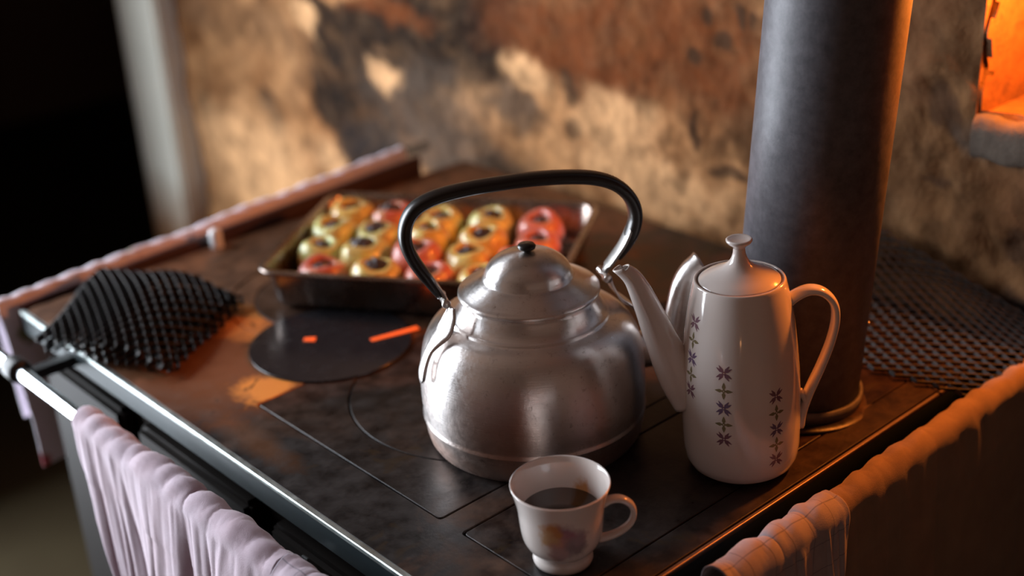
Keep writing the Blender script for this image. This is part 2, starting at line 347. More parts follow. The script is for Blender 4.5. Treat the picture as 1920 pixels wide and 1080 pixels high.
def rough_wall(name, ys, zs, hole=None, x0=WX, sgn=1):
    Y, Zg = np.meshgrid(ys, zs, indexing='ij'); h = bump_h(Y, Zg)
    n, m = Y.shape; co = np.stack([x0+.012+h*sgn*-1+.0, Y, Zg], -1); co[..., 0] = np.maximum(co[..., 0], x0)
    idx = np.arange(n*m).reshape(n, m)
    q = np.stack([idx[:-1, :-1], idx[:-1, 1:], idx[1:, 1:], idx[1:, :-1]], -1)
    if hole:
        yc = (Y[:-1, :-1]+Y[1:, 1:])/2; zc = (Zg[:-1, :-1]+Zg[1:, 1:])/2
        e = .008*(fbm(yc*60, zc*60, 5)-.5)
        keep = ~((yc > hole[0]+e) & (yc < hole[1]+e) & (zc > hole[2]+e) & (zc < hole[3]+e)); q = q[keep]
    q = q.reshape(-1, 4); me = bpy.data.meshes.new(name)
    me.vertices.add(n*m); me.vertices.foreach_set('co', co.ravel())
    me.loops.add(q.size); me.loops.foreach_set('vertex_index', q.ravel().astype(np.int32))
    me.polygons.add(len(q)); me.polygons.foreach_set('loop_start', np.arange(0, q.size, 4, dtype=np.int32))
    me.polygons.foreach_set('use_smooth', np.ones(len(q), dtype=bool)); me.update(calc_edges=True)
    ca = me.color_attributes.new('stain', 'FLOAT_COLOR', 'POINT')
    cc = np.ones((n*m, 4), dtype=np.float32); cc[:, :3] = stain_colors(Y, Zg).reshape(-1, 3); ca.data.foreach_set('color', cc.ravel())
    return struct(link(name, me, None, M_wall))
NY, NZ = .073, .229
ys = np.concatenate([np.arange(-1.8, -.2, .02), np.arange(-.2, 1.93, .005)]); zs = np.concatenate([np.arange(-.85, -.3, .02), np.arange(-.3, .42, .005), np.arange(.42, 1.6, .02)])
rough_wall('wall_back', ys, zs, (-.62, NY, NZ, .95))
# niche in the wall: back, far reveal, sill, head as one recess lining
def niche():
    vs, fs = [], []; cols = []
    def grid(f, n, m):
        o = len(vs)
        for i in range(n+1):
            for j in range(m+1): vs.append(f(i/n, j/m))
        for i in range(n):
            for j in range(m): a = o+i*(m+1)+j; fs.append((a, a+1, a+m+2, a+m+1))
    def nz(a, b): return float(fbm(np.array(a*14.+3), np.array(b*14.+9), 6)-.5)*.02
    y0, y1, z0, z1, x0, x1 = -.64, NY+.006, NZ-.006, .97, WX+.004, WX+.125
    grid(lambda u, v: (x1+nz(y0+(y1-y0)*u, z0+(z1-z0)*v), y0+(y1-y0)*u, z0+(z1-z0)*v), 60, 60)
    grid(lambda u, v: (x0+(x1+.01-x0)*u, y1, z0+(z1-z0)*v), 6, 60)
    grid(lambda u, v: (x0+(x1+.01-x0)*u, y0, z0+(z1-z0)*v), 6, 60)
    grid(lambda u, v: (x0+(x1+.01-x0)*u, y0+(y1-y0)*v, z0), 6, 60)
    grid(lambda u, v: (x0+(x1+.01-x0)*u, y0+(y1-y0)*v, z1), 6, 60)
    t = NT('niche_plaster'); n = t.noise(28, 5, .6, dist=.5); n2 = t.noise(70, 4)
    c = t.mix(t.rampf(n2, .35, .7), (.20, .085, .03), (.13, .055, .02)); c = t.mix(t.rampf(n, .56, .66, 0, .85), c, (.10, .04, .02))
    t.set(color=c, rough=.8); t.bump(n, .5, .006)
    return struct(mesh('trim_2', vs, fs, t.m))
niche()
# rough grey stone ledge under the niche
vs, fs = [], []
n, m = 60, 10
for i in range(n+1):
    for j in range(m+1):
        y = .078-.6*i/n; a = PI*j/m
        zz = .203-.0235*math.cos(a)+.002*math.sin(i*1.3); xx = WX+.013-.017*max(0, math.sin(a))**.5-.004*float(fbm(np.array(i*.4), np.array(j*.5), 8))
        vs.append((xx, y, zz))
for i in range(n):
    for j in range(m): a = i*(m+1)+j; fs.append((a, a+1, a+m+2, a+m+1))
t = NT('grey_ledge'); nn = t.noise(60, 5); t.set(color=t.mix(nn, (.04, .030, .022), (.11, .085, .062)), rough=.9); t.bump(nn, .6, .004)
struct(mesh('trim_3', vs, fs, t.m))
# the white-painted door post at the end of the wall
t = NT('post_paint'); nn = t.noise(9, 4); x = t.sep(); c = t.mix(nn, (.58, .58, .50), (.70, .67, .58)); c = t.mix(t.rampf(t.math('ADD', x[2], t.math('MULTIPLY', nn, .1)), -.18, -.32), c, (.26, .13, .06))
t.set(color=c, rough=.6); M_post = t.m
struct(box('trim_1', .67, .93, 1.765, 1.925, -.85, 1.6, M_post, bev=.006))
M_room = plain('room_plaster', (.12, .07, .045), .9); M_dark = plain('far_room_plaster', (.20, .10, .05), .9)
t = NT('floor_boards'); nn = t.noise(6, 4); t.set(color=t.mix(nn, (.035, .025, .014), (.055, .044, .024)), rough=.95, spec=.05); M_floor = t.m
struct(box('floor', -2.3, 3.4, -1.9, 4.6, -.93, -.852, M_floor, bev=0))
struct(box('ceiling', -2.3, 3.4, -1.9, 4.6, 1.6, 1.68, M_room, bev=0))
struct(box('wall_front', -2.3, -2.2, -1.9, 2.12, -.852, 1.6, M_room, bev=0))
struct(box('wall_right', -2.2, .71, -1.9, -1.8, -.852, 1.6, M_room, bev=0))
wl = struct(box('wall_left', -2.2, .12, 2.02, 2.12, -.852, 1.6, M_room, bev=0))
struct(box('wall_return', .02, .12, 2.12, 4.5, -.852, 1.6, M_dark, bev=0))
struct(box('wall_far', 3.3, 3.4, -1.9, 4.6, -.852, 1.6, M_dark, bev=0))
struct(box('wall_far_left', .02, 3.3, 4.5, 4.6, -.852, 1.6, M_dark, bev=0))
struct(box('wall_side', .94, 1.0, -1.9, 1.90, -.852, 1.6, M_dark, bev=0))
wf = struct(link('window_1', box('tmpw', -1.47, -.03, 1.97, 2.02, -.78, 1.32, M_post).data))
bpy.data.objects.remove(bpy.data.objects['tmpw'])
t = NT('dusk_glass'); t.set(color=(.02, .02, .02), rough=.05); t.b.inputs['Emission Color'].default_value = (.8, .9, 1, 1); t.b.inputs['Emission Strength'].default_value = 1.0
for (a, b) in ((-1.41, -.77), (-.73, -.09)):
    for (c, d) in ((-.68, -.06), (-.02, .60), (.64, 1.25)): box('pane', a, b, 1.965, 1.975, c, d, t.m, wf, bev=0)
# ------------------------------------------------------------------ the stove
SX, SY = .69, .885
sv = thing('wood_stove', 'black cast-iron wood-burning kitchen stove with chrome edge and towel rail', 'stove', (0, 0, -.85))
def S(o):  # parts are written with the hot surface at z = 0
    o.data.transform(Matrix.Translation((0, 0, .85))); return o
LC, LR = (.25, .334), .138
RC, RR = (.285, .640), .1275
P1 = (.071, .189, .425, .479); P2 = (.071, .035, .625, .158)
S(box('body', .02, SX-.02, .02, SY-.02, -.72, -.03, M_enamel, sv, .006))
S(box('iron_bed', .004, SX-.004, .004, SY-.004, -.03, -.0055, M_groove, sv, .001))
g = .0015
def grow(r, e): return (r[0]-e, r[1]-e, r[2]+e, r[3]+e)
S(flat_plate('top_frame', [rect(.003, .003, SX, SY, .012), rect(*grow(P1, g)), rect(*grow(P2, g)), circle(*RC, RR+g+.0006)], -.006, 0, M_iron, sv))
S(flat_plate('hot_plate', [rect(*P1), circle(*LC, LR+g)], -.006, 0, M_plate, sv))
S(flat_plate('hot_plate', [rect(*P2)], -.006, -.0003, M_plate, sv))
S(flat_plate('burner_disc', [circle(*LC, LR)], -.006, -.0004, M_plate, sv))
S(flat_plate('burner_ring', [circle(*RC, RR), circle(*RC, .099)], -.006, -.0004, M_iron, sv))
S(flat_plate('burner_disc', [circle(*RC, .0975)], -.006, -.0004, M_plate, sv))
# chrome band round the top
S(flat_plate('edge_trim', [[(-.003, SY)] + [(-.003+.014-.014*math.cos(k*PI/16), -.003+.014-.014*math.sin(k*PI/16)) for k in range(5)] + [(.0067, .0067), (.0032, .015), (.0032, SY)]], -.0045, .0006, M_trim, sv, .0010))
S(flat_plate('edge_trim', [[(-.003+.014-.014*math.cos(k*PI/16), -.003+.014-.014*math.sin(k*PI/16)) for k in range(4, 9)] + [(SX, -.003), (SX, .0008), (.015, .0012), (.0067, .0067)]], -.0045, .0004, M_trimA, sv, .0009))
S(flat_plate('rim_band', [[(-.0015, SY), (-.0015, .012), (.001, .0045), (.0045, .001), (.012, -.0015), (SX, -.0015), (SX, .003), (.010, .003), (.003, .010), (.003, SY)]], -.029, -.0046, M_band, sv, .0006))
for i, (a, b) in enumerate((((.2325, .5045), (.2865, .4900)), ((.183, .5615), (.192, .5525)))):  # thin orange emissive strips lying on the loose lid
    A, B_ = Vector((*a, .0)), Vector((*b, .0)); d = (B_-A).normalized(); nrm = Vector((-d.y, d.x, 0))*(.0028 if i == 0 else .0032)
    L = [tuple((p)[:2]) for p in (A-nrm, B_-nrm*1.4, B_+nrm*1.4, A+nrm)]
    S(flat_plate('glow_strip', [L], .0024, .0034, M_glow, sv, .0002))
# side seen along the left: door, drawer bar, panel seams
dd = S(box('oven_door', -.002, .021, .03, .36, -.62, -.05, M_enamel, sv, .006))
hb = sweep('door_handle', [Vector((-.012, y, -.062)) for y in np.linspace(.31, .04, 12)], (0, 0, 1), lambda t: (.0045, .0065, 1), M_chrome, dd, 12); S(hb)
for y in (.30, .05): S(box('handle_post', -.012, .0, y-.005, y+.005, -.068, -.058, M_chrome, dd, .001))
d2_ = S(box('fire_door', -.001, .021, .40, .62, -.40, -.05, M_enamel, sv, .006))
S(box('latch', -.012, 0, .41, .44, -.23, -.21, M_dmetal, d2_, .002))
S(box('ash_door', -.001, .021, .40, .62, -.62, -.43, M_enamel, sv, .006))
S(box('side_panel', -.001, .021, .66, .85, -.62, -.05, M_enamel, sv, .006))
for y in (.30, .47, .50, .64): S(lathe('rivet', [(.0035, 0), (.003, .002), (0, .0028)], M_chrome, sv, 16)).data.transform(Matrix.Translation((0, 0, 0)))
for o, y in zip([c for c in sv.children if c.name.startswith('rivet')], (.345, .47, .505, .64)):
    o.data.transform(Matrix.Translation((0, 0, -.85))); o.data.transform(Matrix.Rotation(-PI/2, 4, 'Y')); o.data.transform(Matrix.Translation((.0205, y, .85-.038)))
for x in (.06, SX-.06):
    for y in (.06, SY-.06): S(lathe('leg', [(.018, -.85), (.024, -.845), (.02, -.80), (.028, -.73), (.03, -.715)], M_blackiron, sv, 20))
for o, (x, y) in zip([c for c in sv.children if c.name.startswith('leg')], [(a, b) for a in (.06, SX-.06) for b in (.06, SY-.06)]):
    o.data.transform(Matrix.Translation((x, y, 0)))
# rails: along the left (1), along the front right (A) and across the far left end (B)
R1X, RAY, RZ = -.0645, -.040, -.006
path = [Vector((R1X, .86, RZ)), Vector((R1X, .45, RZ)), Vector((R1X, .02, RZ))]
def tube(name, pts, r, mat, parent, seg=16):
    vs, fs = [], []; n = len(pts); up = Vector((0, 0, 1))
    for i, p in enumerate(pts):
        T = (pts[min(i+1, n-1)]-pts[max(i-1, 0)]).normalized(); A = T.cross(up).normalized(); Bv = A.cross(T)
        rr = r if not callable(r) else r(i/(n-1))
        for k in range(seg): a = 2*PI*k/seg; vs.append(p+A*math.cos(a)*rr+Bv*math.sin(a)*rr)
    for i in range(n-1):
        for k in range(seg): k2 = (k+1) % seg; fs.append((i*seg+k, i*seg+k2, (i+1)*seg+k2, (i+1)*seg+k))
    fs.append(tuple(range(seg))[::-1]); fs.append(tuple((n-1)*seg+k for k in range(seg)))
    return mesh(name, vs, fs, mat, parent)
corner = lambda cx, cy, r, a0, a1, z0, z1: [Vector((cx+r*math.cos(a0+(a1-a0)*k/8), cy+r*math.sin(a0+(a1-a0)*k/8), z0+(z1-z0)*k/8)) for k in range(9)]
rail = [Vector((.66, .935, .020)), Vector((.3, .926, .008)), Vector((-.03, .916, -.006))] + corner(-.035, .886, .0297, PI/2, PI, -.006, RZ)[1:] + [Vector((R1X, .5, RZ)), Vector((R1X, .0, RZ))] + \
       corner(-.0395, -.015, .025, PI, 1.5*PI, RZ, RZ) + [Vector((.2, RAY, RZ)), Vector((.5, RAY, RZ)), Vector((.70, RAY, RZ))]
S(tube('towel_rail', rail, .0078, M_chrome, sv, 20))
for y in (.755, .10): 
    S(box('rail_bracket', R1X-.003, .004, y-.009, y+.009, -.024, -.012, M_blackiron, sv, .002))
    S(lathe('rail_collar', [(.0125, -.013), (.0135, -.008), (.0135, .008), (.0125, .013)], M_blackiron, sv, 24))
for o, y in zip([c for c in sv.children if c.name.startswith('rail_collar')], (.755, .10)):
    o.data.transform(Matrix.Translation((0, 0, -.85))); o.data.transform(Matrix.Rotation(PI/2, 4, 'X')); o.data.transform(Matrix.Translation((R1X, y, .85+RZ)))
for x in (.10, .60): S(box('rail_bracket', x-.009, x+.009, RAY, .004, -.024, -.012, M_blackiron, sv, .002))
t = NT('white_enamel'); nn = t.noise(30); t.set(color=t.mix(nn, (.8, .82, .84), (.7, .72, .75)), rough=.2, coat=.5); M_wenam = t.m
bk = S(lathe('rail_bracket', [(.012, -.03), (.010, -.01), (.0085, .0), (.0085, .016), (.006, .020), (0, .021)], M_wenam, sv, 24)); bk.data.transform(Matrix.Translation((.262, .8785, .004)))
bk['label'] = 'white enamel rail bracket'

t = NT('guard_enamel'); nn = t.noise(12, 4); t.set(color=t.mix(nn, (.045, .024, .026), (.085, .045, .045)), rough=.30, coat=.2); M_guard = t.m
vs = []
for x, zt in ((.0, .0035), (.615, .0255)):
    for y in (.8935, .8985):
        for z in (-.032, zt): vs.append((x, y, z))
gd = S(mesh('end_guard', vs, [(0, 1, 3, 2), (4, 6, 7, 5), (0, 4, 5, 1), (2, 3, 7, 6), (1, 5, 7, 3), (0, 2, 6, 4)], M_guard, sv, smooth=False)); gd['label'] = 'dark plum enamel guard plate'
# loose round lid lying between the tray and the left plate edge
S(flat_plate('burner_lid', [circle(.2, .535, .089)], .0001, .0024, M_lid, sv))['label'] = 'loose round dark polished lid under the front of the tray'

# stove pipe
d2v = Vector((.74032, -.67225, 0))
pp = thing('stove_pipe', 'thick dark grey steel stove pipe rising from the stove behind the coffee pot', 'pipe', (.446, .10, 0))
ax = (Vector((0, 0, 1))+d2v*.064).normalized(); q = Vector((0, 0, 1)).rotation_difference(ax); pp.rotation_mode = 'QUATERNION'; pp.rotation_quaternion = q
lathe('pipe', [(.0620, .001), (.0620, .3), (.0622, .7), (.0622, 1.58)], M_pipe, pp, 96)
lathe('flange', [(.0625, .0045), (.0655, .0045), (.0660, .016), (.0625, .016)], M_pipe, pp, 96, closed=True)
fl = lathe('collar', [(.063, .0005), (.0755, .0005), (.0770, .002), (.0755, .0036), (.064, .0046), (.063, .003)], M_plate, pp, 96, closed=True)
rv = lathe('rivet', [(.0028, 0), (.0026, .0016), (0, .0026)], M_dmetal, pp, 16)
a_ = math.atan2(-.67225, .74032)+math.radians(-12); rv.data.transform(Matrix.Rotation(PI/2, 4, 'Y')); rv.data.transform(Matrix.Rotation(a_, 4, 'Z')); rv.data.transform(Matrix.Translation((.0618*math.cos(a_), .0618*math.sin(a_), .085)))

# ------------------------------------------------------------------ kettle
kt = thing('kettle', 'dented aluminium kettle with black bail handle in the middle of the stove', 'kettle', (.2305, .2390, 0.0002))
body = [(0, .0005), (.094, .0005), (.0985, .002), (.101, .006), (.1030, .014), (.1042, .0255)]
body += [(.1054, .0280), (.1058, .0295), (.1045, .0312)]
body += [(p.x, p.y) for p in smooth_prof([(.1048, .034), (.1056, .048), (.1052, .066), (.1036, .083), (.1002, .099), (.0938, .1115), (.0850, .1195), (.0750, .1235)], 5)]
body += [(.0735, .1245), (.0732, .1258), (.0718, .1262), (.0700, .1268), (.0655, .133), (.0625, .1395), (.0615, .143), (.0600, .143), (.0600, .139)]
bd = lathe('body', body, M_alu, kt, 128, wob=.0012)
lidp = [(.0600, .1425), (.0630, .1440), (.0652, .1465), (.0650, .1482), (.0630, .1492)] + [(p.x, p.y) for p in smooth_prof([(.0615, .1497), (.054, .1540), (.0465, .1583), (.0425, .1602)], 4)] + \
       [(.0415, .1607), (.0412, .1622)] + [(p.x, p.y) for p in smooth_prof([(.0402, .1634), (.0372, .1708), (.0295, .1782), (.0180, .1834), (.005, .1852)], 5)] + [(0, .1853)]
kl = lathe('lid', lidp, M_alu, kt, 128, wob=.0015)
kb = lathe('knob', [(0, .1848), (.0035, .1848), (.0035, .1868), (.0078, .1876), (.0085, .1898), (.0072, .1916), (0, .1922)], M_grip, kl, 32)
KD = Vector((.88470, -.46617, 0)); KN = Vector((.46617, .88470, 0))
kp = lambda a, z: KD*a+Vector((0, 0, z))
hpts = [(-.0790, .1500), (-.0798, .1552), (-.0934, .1742), (-.1059, .1969), (-.1102, .218), (-.1030, .2371), (-.0851, .2470), (-.0563, .2515), (-.02, .2528), (.011, .2525), (.045, .2495), (.07, .2442), (.0880, .2350), (.1007, .2196), (.1040, .2009), (.0965, .181), (.0808, .1648), (.0738, .1554), (.0723, .1440)]
hpts = [(a*(.958 if z > .165 else 1), z if z < .2 else .2+(z-.2)*.93) for a, z in hpts]
hp = smooth_prof([kp(*p) for p in hpts], 6); nn_ = len(hp)
sweep('handle', hp, KN, lambda t: (.0020, .0062 if .06 < t < .80 else (.0085 if t < .93 else .0052), .7), M_dmetal, kt, 14)
# black grip sits on the outside of the strap
def off(path, d):
    out = []
    for i, p in enumerate(path):
        T = (path[min(i+1, len(path)-1)]-path[max(i-1, 0)]).normalized(); N = T.cross(KN).normalized(); out.append(p-N*d)
    return out
gp = hp[6:int(nn_*.885)]; cen = kp(0, .2)
o1 = off(gp, .0035); o2 = off(gp, -.0035)
o_ = o1 if sum((a-cen).length for a in o1) > sum((a-cen).length for a in o2) else o2
sweep('grip', o_, KN, lambda t: (.0060*min(1, .5+6*t, .5+6*(1-t)), .0094*min(1, .6+5*t, .6+5*(1-t)), .8), M_grip, kt, 16)
for s, a0 in ((-1, -.0790), (1, .0723)):
    # riveted ear plate bent over the shoulder, with an eye for the handle
    vs, fs = [], []
    prof = [(.0745, .1475), (.0765, .1385), (.0840, .1250), (.0935, .1165), (.1010, .1070), (.1068, .0930), (.1090, .0800)]
    pr = smooth_prof(prof, 4); n = len(pr)
    for i, p in enumerate(pr):
        tt = i/(n-1); hw = .0062+.0065*math.sin(min(1, tt*1.5)*PI)**2*(1 if tt < .67 else .6); 
        if tt > .86: hw *= math.sqrt(max(.02, 1-((tt-.86)/.145)**2))
        rq = Matrix.Rotation(math.radians(11) if s < 0 else 0, 4, 'Z')
        for k in range(5):
            b = -hw+2*hw*k/4; vs.append(rq @ (KD*s*(p.x+.0008-b*b*3)+KN*b+Vector((0, 0, p.y+.0008))))
    for i in range(n-1):
        for k in range(4): a = i*5+k; fs.append((a, a+1, a+6, a+5))
    e = mesh('ear', vs, fs, M_alu, kt); md = e.modifiers.new('t', 'SOLIDIFY'); md.thickness = .0024; md.offset = 1
    rvv = lathe('rivet', [(.0035, 0), (.0032, .0012), (0, .002)], M_alu, e, 14)
    rvv.data.transform(Matrix.Rotation(PI/2, 4, 'Y')); rvv.data.transform(Matrix.Rotation(math.atan2(KD.y*s, KD.x*s), 4, 'Z')); rvv.data.transform(rq @ Matrix.Translation(KD*s*.1045+Vector((0, 0, .1025))))
    pin = lathe('pivot_pin', [(.0036, -.013), (.0042, -.011), (.0036, -.010), (.0032, 0), (.0036, .010), (.0042, .011), (.0036, .013)], M_alu, e, 14)
    pin.data.transform(Matrix.Rotation(PI/2, 4, 'X')); pin.data.transform(Matrix.Rotation(math.atan2(KN.x*-1, KN.y), 4, 'Z')); pin.data.transform(Matrix.Translation(kp(a0, .1500)))
sp = smooth_prof([kp(.094, .068), kp(.112, .0655), kp(.130, .067), kp(.1445, .080), kp(.149, .105), kp(.1525, .124), kp(.158, .136), kp(.168, .143)], 6)
so = sweep('spout', sp, KN, lambda t: ((.0185-.0065*t), (.0185-.0060*t), 1), M_alu, kt, 24)
# beak: pull the lip up at the outer edge and open the mouth
me = so.data; nsp = len(sp); seg = 24
cent = sp[-1]
for i, v in enumerate(me.vertices):
    r = i//seg
    if r >= nsp-9:
        f = (r-(nsp-9))/8
        k = i % seg; side = math.cos(2*PI*k/seg)   # in-plane side
        d = (v.co-sp[r]); inner = d.dot(-KD)
        v.co += Vector((0, 0, 1))*max(0, inner)*.65*f*f + KD*max(0, -inner)*.35*f*f
so.data.update()
bm = bmesh.new(); bm.from_mesh(me); bm.faces.ensure_lookup_table()
ngs = [f for f in bm.faces if len(f.verts) > 4]
far = max(ngs, key=lambda f: (f.calc_center_median()-sp[0]).length); bmesh.ops.delete(bm, geom=[far], context='FACES_ONLY'); bm.to_mesh(me); bm.free()
md = so.modifiers.new('t', 'SOLIDIFY'); md.thickness = .0013; md.offset = -1

# ------------------------------------------------------------------ coffee pot
cp = thing('coffee_pot', 'tall white porcelain coffee pot with star columns at the right of the kettle', 'coffee pot', (.3199, .0614, .0002))
cp.rotation_mode = 'QUATERNION'; cp.rotation_quaternion = Vector((0, 0, 1)).rotation_difference((Vector((0, 0, 1))-d2v*.030).normalized())
PP = [(0, .003), (.036, .003), (.0385, .0006), (.0430, .0012), (.0475, .0055), (.0500, .012), (.0513, .022)]
PB = smooth_prof([(.0513, .022), (.0520, .045), (.0520, .070), (.0510, .095), (.0490, .120), (.0462, .145), (.0425, .166), (.0398, .178)], 5)
prof = PP[:-1]+[(p.x, p.y) for p in PB]+[(.0392, .1805), (.0383, .1818), (.0370, .1815), (.0362, .1795), (.0362, .174), (.041, .15), (.046, .10), (.046, .02), (0, .012)]
lathe('body', prof, M_porc, cp, 128)
def pot_r(z):
    for a, b in zip(PB, PB[1:]):
        if a.y <= z <= b.y: return a.x+(b.x-a.x)*(z-a.y)/(b.y-a.y)
    return PB[0].x
pl = lathe('lid', [(0, .1775), (.0345, .1775), (.0352, .1800)] + [(p.x, p.y) for p in smooth_prof([(.0348, .1812), (.030, .1842), (.022, .1882), (.014, .1925), (.0085, .1975), (.0058, .2035), (.0050, .209)], 5)] + [(.0050, .2105), (0, .2105)], M_porc, cp, 96)
lathe('rim_line', [(.0386, .1790), (.0396, .1794), (.0393, .1800), (.0384, .1800)][:0] + [(.0354, .1797), (.0361, .1793), (.0366, .1810), (.0354, .1812)], M_line, cp, 96, closed=True)
lathe('knob', [(0, .2095), (.0052, .2095), (.0062, .2115), (.0098, .2140), (.0112, .2160), (.0112, .2172), (.0100, .2180), (.0085, .2174), (.0055, .2168), (0, .2166)], M_porc, pl, 48)
cpd = lambda a, z: d2v*a+Vector((0, 0, z)); cpn = Vector((.67225, .74032, 0))
# spout
sp = smooth_prof([cpd(-.040, .070), cpd(-.0535, .0910), cpd(-.0655, .1200), cpd(-.0775, .1560), cpd(-.0885, .1850), cpd(-.0985, .2010)], 7)
def ssec(t):
    k = (1-t); return (.0066+.0165*k**1.25, .0062+.0100*k**1.1, 1)
so = sweep('spout', sp, cpn, ssec, M_porc, cp, 28, cap=False)
me = so.data; nsp = len(sp)
for i, v in enumerate(me.vertices):
    r = i//28
    if r >= nsp-8:
        f = (r-(nsp-8))/7; d = v.co-sp[r]; v.co += d2v*(d.dot(-d2v))*-.55*f*f*0 + (-d2v)*max(0, d.dot(-d2v))*.6*f*f+Vector((0, 0, -.0035))*f*f*(1 if d.dot(d2v) > 0 else .2)
me.update(); md = so.modifiers.new('t', 'SOLIDIFY'); md.thickness = .0016; md.offset = -1
# handle
hh = smooth_prof([cpd(.0370, .1520), cpd(.0466, .1605), cpd(.0590, .1655), cpd(.0710, .1625), cpd(.0800, .1520), cpd(.0822, .1370), cpd(.0785, .1160), cpd(.0705, .0920), cpd(.0600, .0660), cpd(.0540, .0480), cpd(.0515, .0340)], 6)
sweep('handle', hh, cpn, lambda t: (.0048-.0012*math.sin(PI*t), .0072+.002*(abs(2*t-1)**3), .85), M_porc, cp, 20)
sweep('handle_foot', [cpd(.0490, .0655), cpd(.0535, .0650), cpd(.0560, .0600), cpd(.0550, .0480), cpd(.0525, .0340), cpd(.0490, .0325)], cpn, lambda t: (.0030, .0072, .7), M_porc, cp, 16)
# stars printed on the glaze: thin transfers that follow the wall
camaz = math.radians(229.)
def star(az, z, mat, diag, size):
    vs, fs = [], []
    def P_(u, v, e=.00012):
        r = pot_r(z+v)+e; a = az+u/r; return (r*math.cos(a), r*math.sin(a), z+v)
    for k in range(4):
        th = PI/2*k+(PI/4 if diag else 0)
        for da, L, wd in ((-.20, size, .16), (.20, size, .16)) if diag else ((0, size, .22),):
            a = th+da; o = len(vs)
            for rr, hw in ((.10*size, .03*size), (.45*size, wd*size), (.75*size, wd*.6*size), (L, .02*size)):
                for s in (-1, 1): vs.append(P_(rr*math.cos(a)-s*hw*math.sin(a), rr*math.sin(a)+s*hw*math.cos(a)))
            for j in range(3): fs.append((o+2*j, o+2*j+1, o+2*j+3, o+2*j+2))
    o = len(vs)
    for k in range(8): a = PI*k/4; vs.append(P_(.2*size*math.cos(a), .2*size*math.sin(a), .0002))
    for k in range(8): a = PI*k/4; vs.append(P_(.09*size*math.cos(a), .09*size*math.sin(a), .0002))
    for k in range(8): k2 = (k+1) % 8; fs.append((o+k, o+k2, o+8+k2, o+8+k))
    ob = mesh('star_decal', vs, fs, mat, cp); return ob
for base, zs_ in ((-26, (.1150, .0985, .0820, .0665, .0520)), (25.5, (.0900, .0740, .0580, .0425, .0275)), (-66, (.1520, .1355, .1190, .1035, .0885)), (80, (.11, .094, .078, .062, .046)), (200, (.11, .094, .078, .062, .046))):
    for i, z in enumerate(zs_):
        star(camaz+math.radians(base), z, (M_starP, M_starG, M_starB, M_starG, M_starP)[i], i % 2 == 0, .0082 if i % 2 == 0 else .0078)

# ------------------------------------------------------------------ cup
cu = thing('coffee_cup', 'small white porcelain cup of black coffee with faded flowers at the front', 'cup', (.105, .0724, 0.0002))
cprof = [(0, .003), (.020, .003), (.0225, .0), (.0245, .0006), (.0250, .0035), (.0240, .0070), (.0222, .0095), (.0235, .0115)]
cb = smooth_prof([(.0245, .0125), (.0285, .0165), (.0318, .0230), (.0335, .0320), (.0345, .0430), (.0355, .0530), (.0378, .0635), (.0400, .0715)], 6)
cprof += [(p.x, p.y) for p in cb]+[(.0403, .0730), (.0397, .0735), (.0388, .0722)]
cprof += [(p.x-.0022, p.y) for p in cb[::-1] if p.y < .069][:-6]+[(.022, .014), (0, .013)]
lathe('body', cprof, M_cup, cu, 96)
lathe('coffee', [(.0318, .0455), (.0324, .0468), (0, .0468)], M_coffee, cu, 72)
hc = smooth_prof([cpd(.0335, .0510), cpd(.0400, .0548), cpd(.0480, .0550), cpd(.0555, .0500), cpd(.0582, .0420), cpd(.0555, .0320), cpd(.0470, .0240), cpd(.0370, .0195), cpd(.0300, .0180)], 6)
sweep('handle', hc, cpn, lambda t: (.0026+.0006*abs(2*t-1), .0038+.001*abs(2*t-1), .85), M_cup, cu, 18)

# ------------------------------------------------------------------ baking tray
TA, TB = Vector((.557, -.8305, 0)), Vector((.8305, .557, 0)); FL = Vector((.190, .663, 0)); TL, TW, TH = .353, .256, .050
tr = thing('baking_tray', 'deep steel roasting tray full of baked apples at the back of the stove', 'tray', (FL.x, FL.y, .0026), (0, 0, math.atan2(TA.y, TA.x)))
def rr_loop(e, r, z, n=8):
    out = []
    for cx, cy, a0 in ((TL-e-r, e+r, -PI/2), (TL-e-r, TW-e-r, 0), (e+r, TW-e-r, PI/2), (e+r, e+r, PI)):
        for k in range(n+1): a = a0+PI/2*k/n; out.append((cx+r*math.cos(a), cy+r*math.sin(a), z))
    return out
loops = [rr_loop(.018, .014, .0005), rr_loop(.015, .016, .002), rr_loop(.012, .018, .008), rr_loop(.006, .022, TH-.003), rr_loop(.0045, .023, TH), rr_loop(0, .025, TH), rr_loop(-.0018, .026, TH-.0018), rr_loop(-.0005, .025, TH-.0045)]
vs, fs = [], []; L = len(loops[0])
for lp in loops: vs += lp
for i in range(len(loops)-1):
    for k in range(L): k2 = (k+1) % L; fs.append((i*L+k, i*L+k2, (i+1)*L+k2, (i+1)*L+k))
fs.append(tuple(range(L)))
to = mesh('pan', vs, fs, M_tray, tr); to.data.transform(Matrix.Identity(4)); md = to.modifiers.new('t', 'SOLIDIFY'); md.thickness = .0012; md.offset = 0
hb_ = sweep('rim_bead', [Vector(p) for p in rr_loop(-.0005, .0255, TH-.0012)]+[Vector(rr_loop(-.0005, .0255, TH-.0012)[0])], (0, 0, 1), lambda t: (.0020, .0020, 1), M_tray, tr, 10, cap=False)

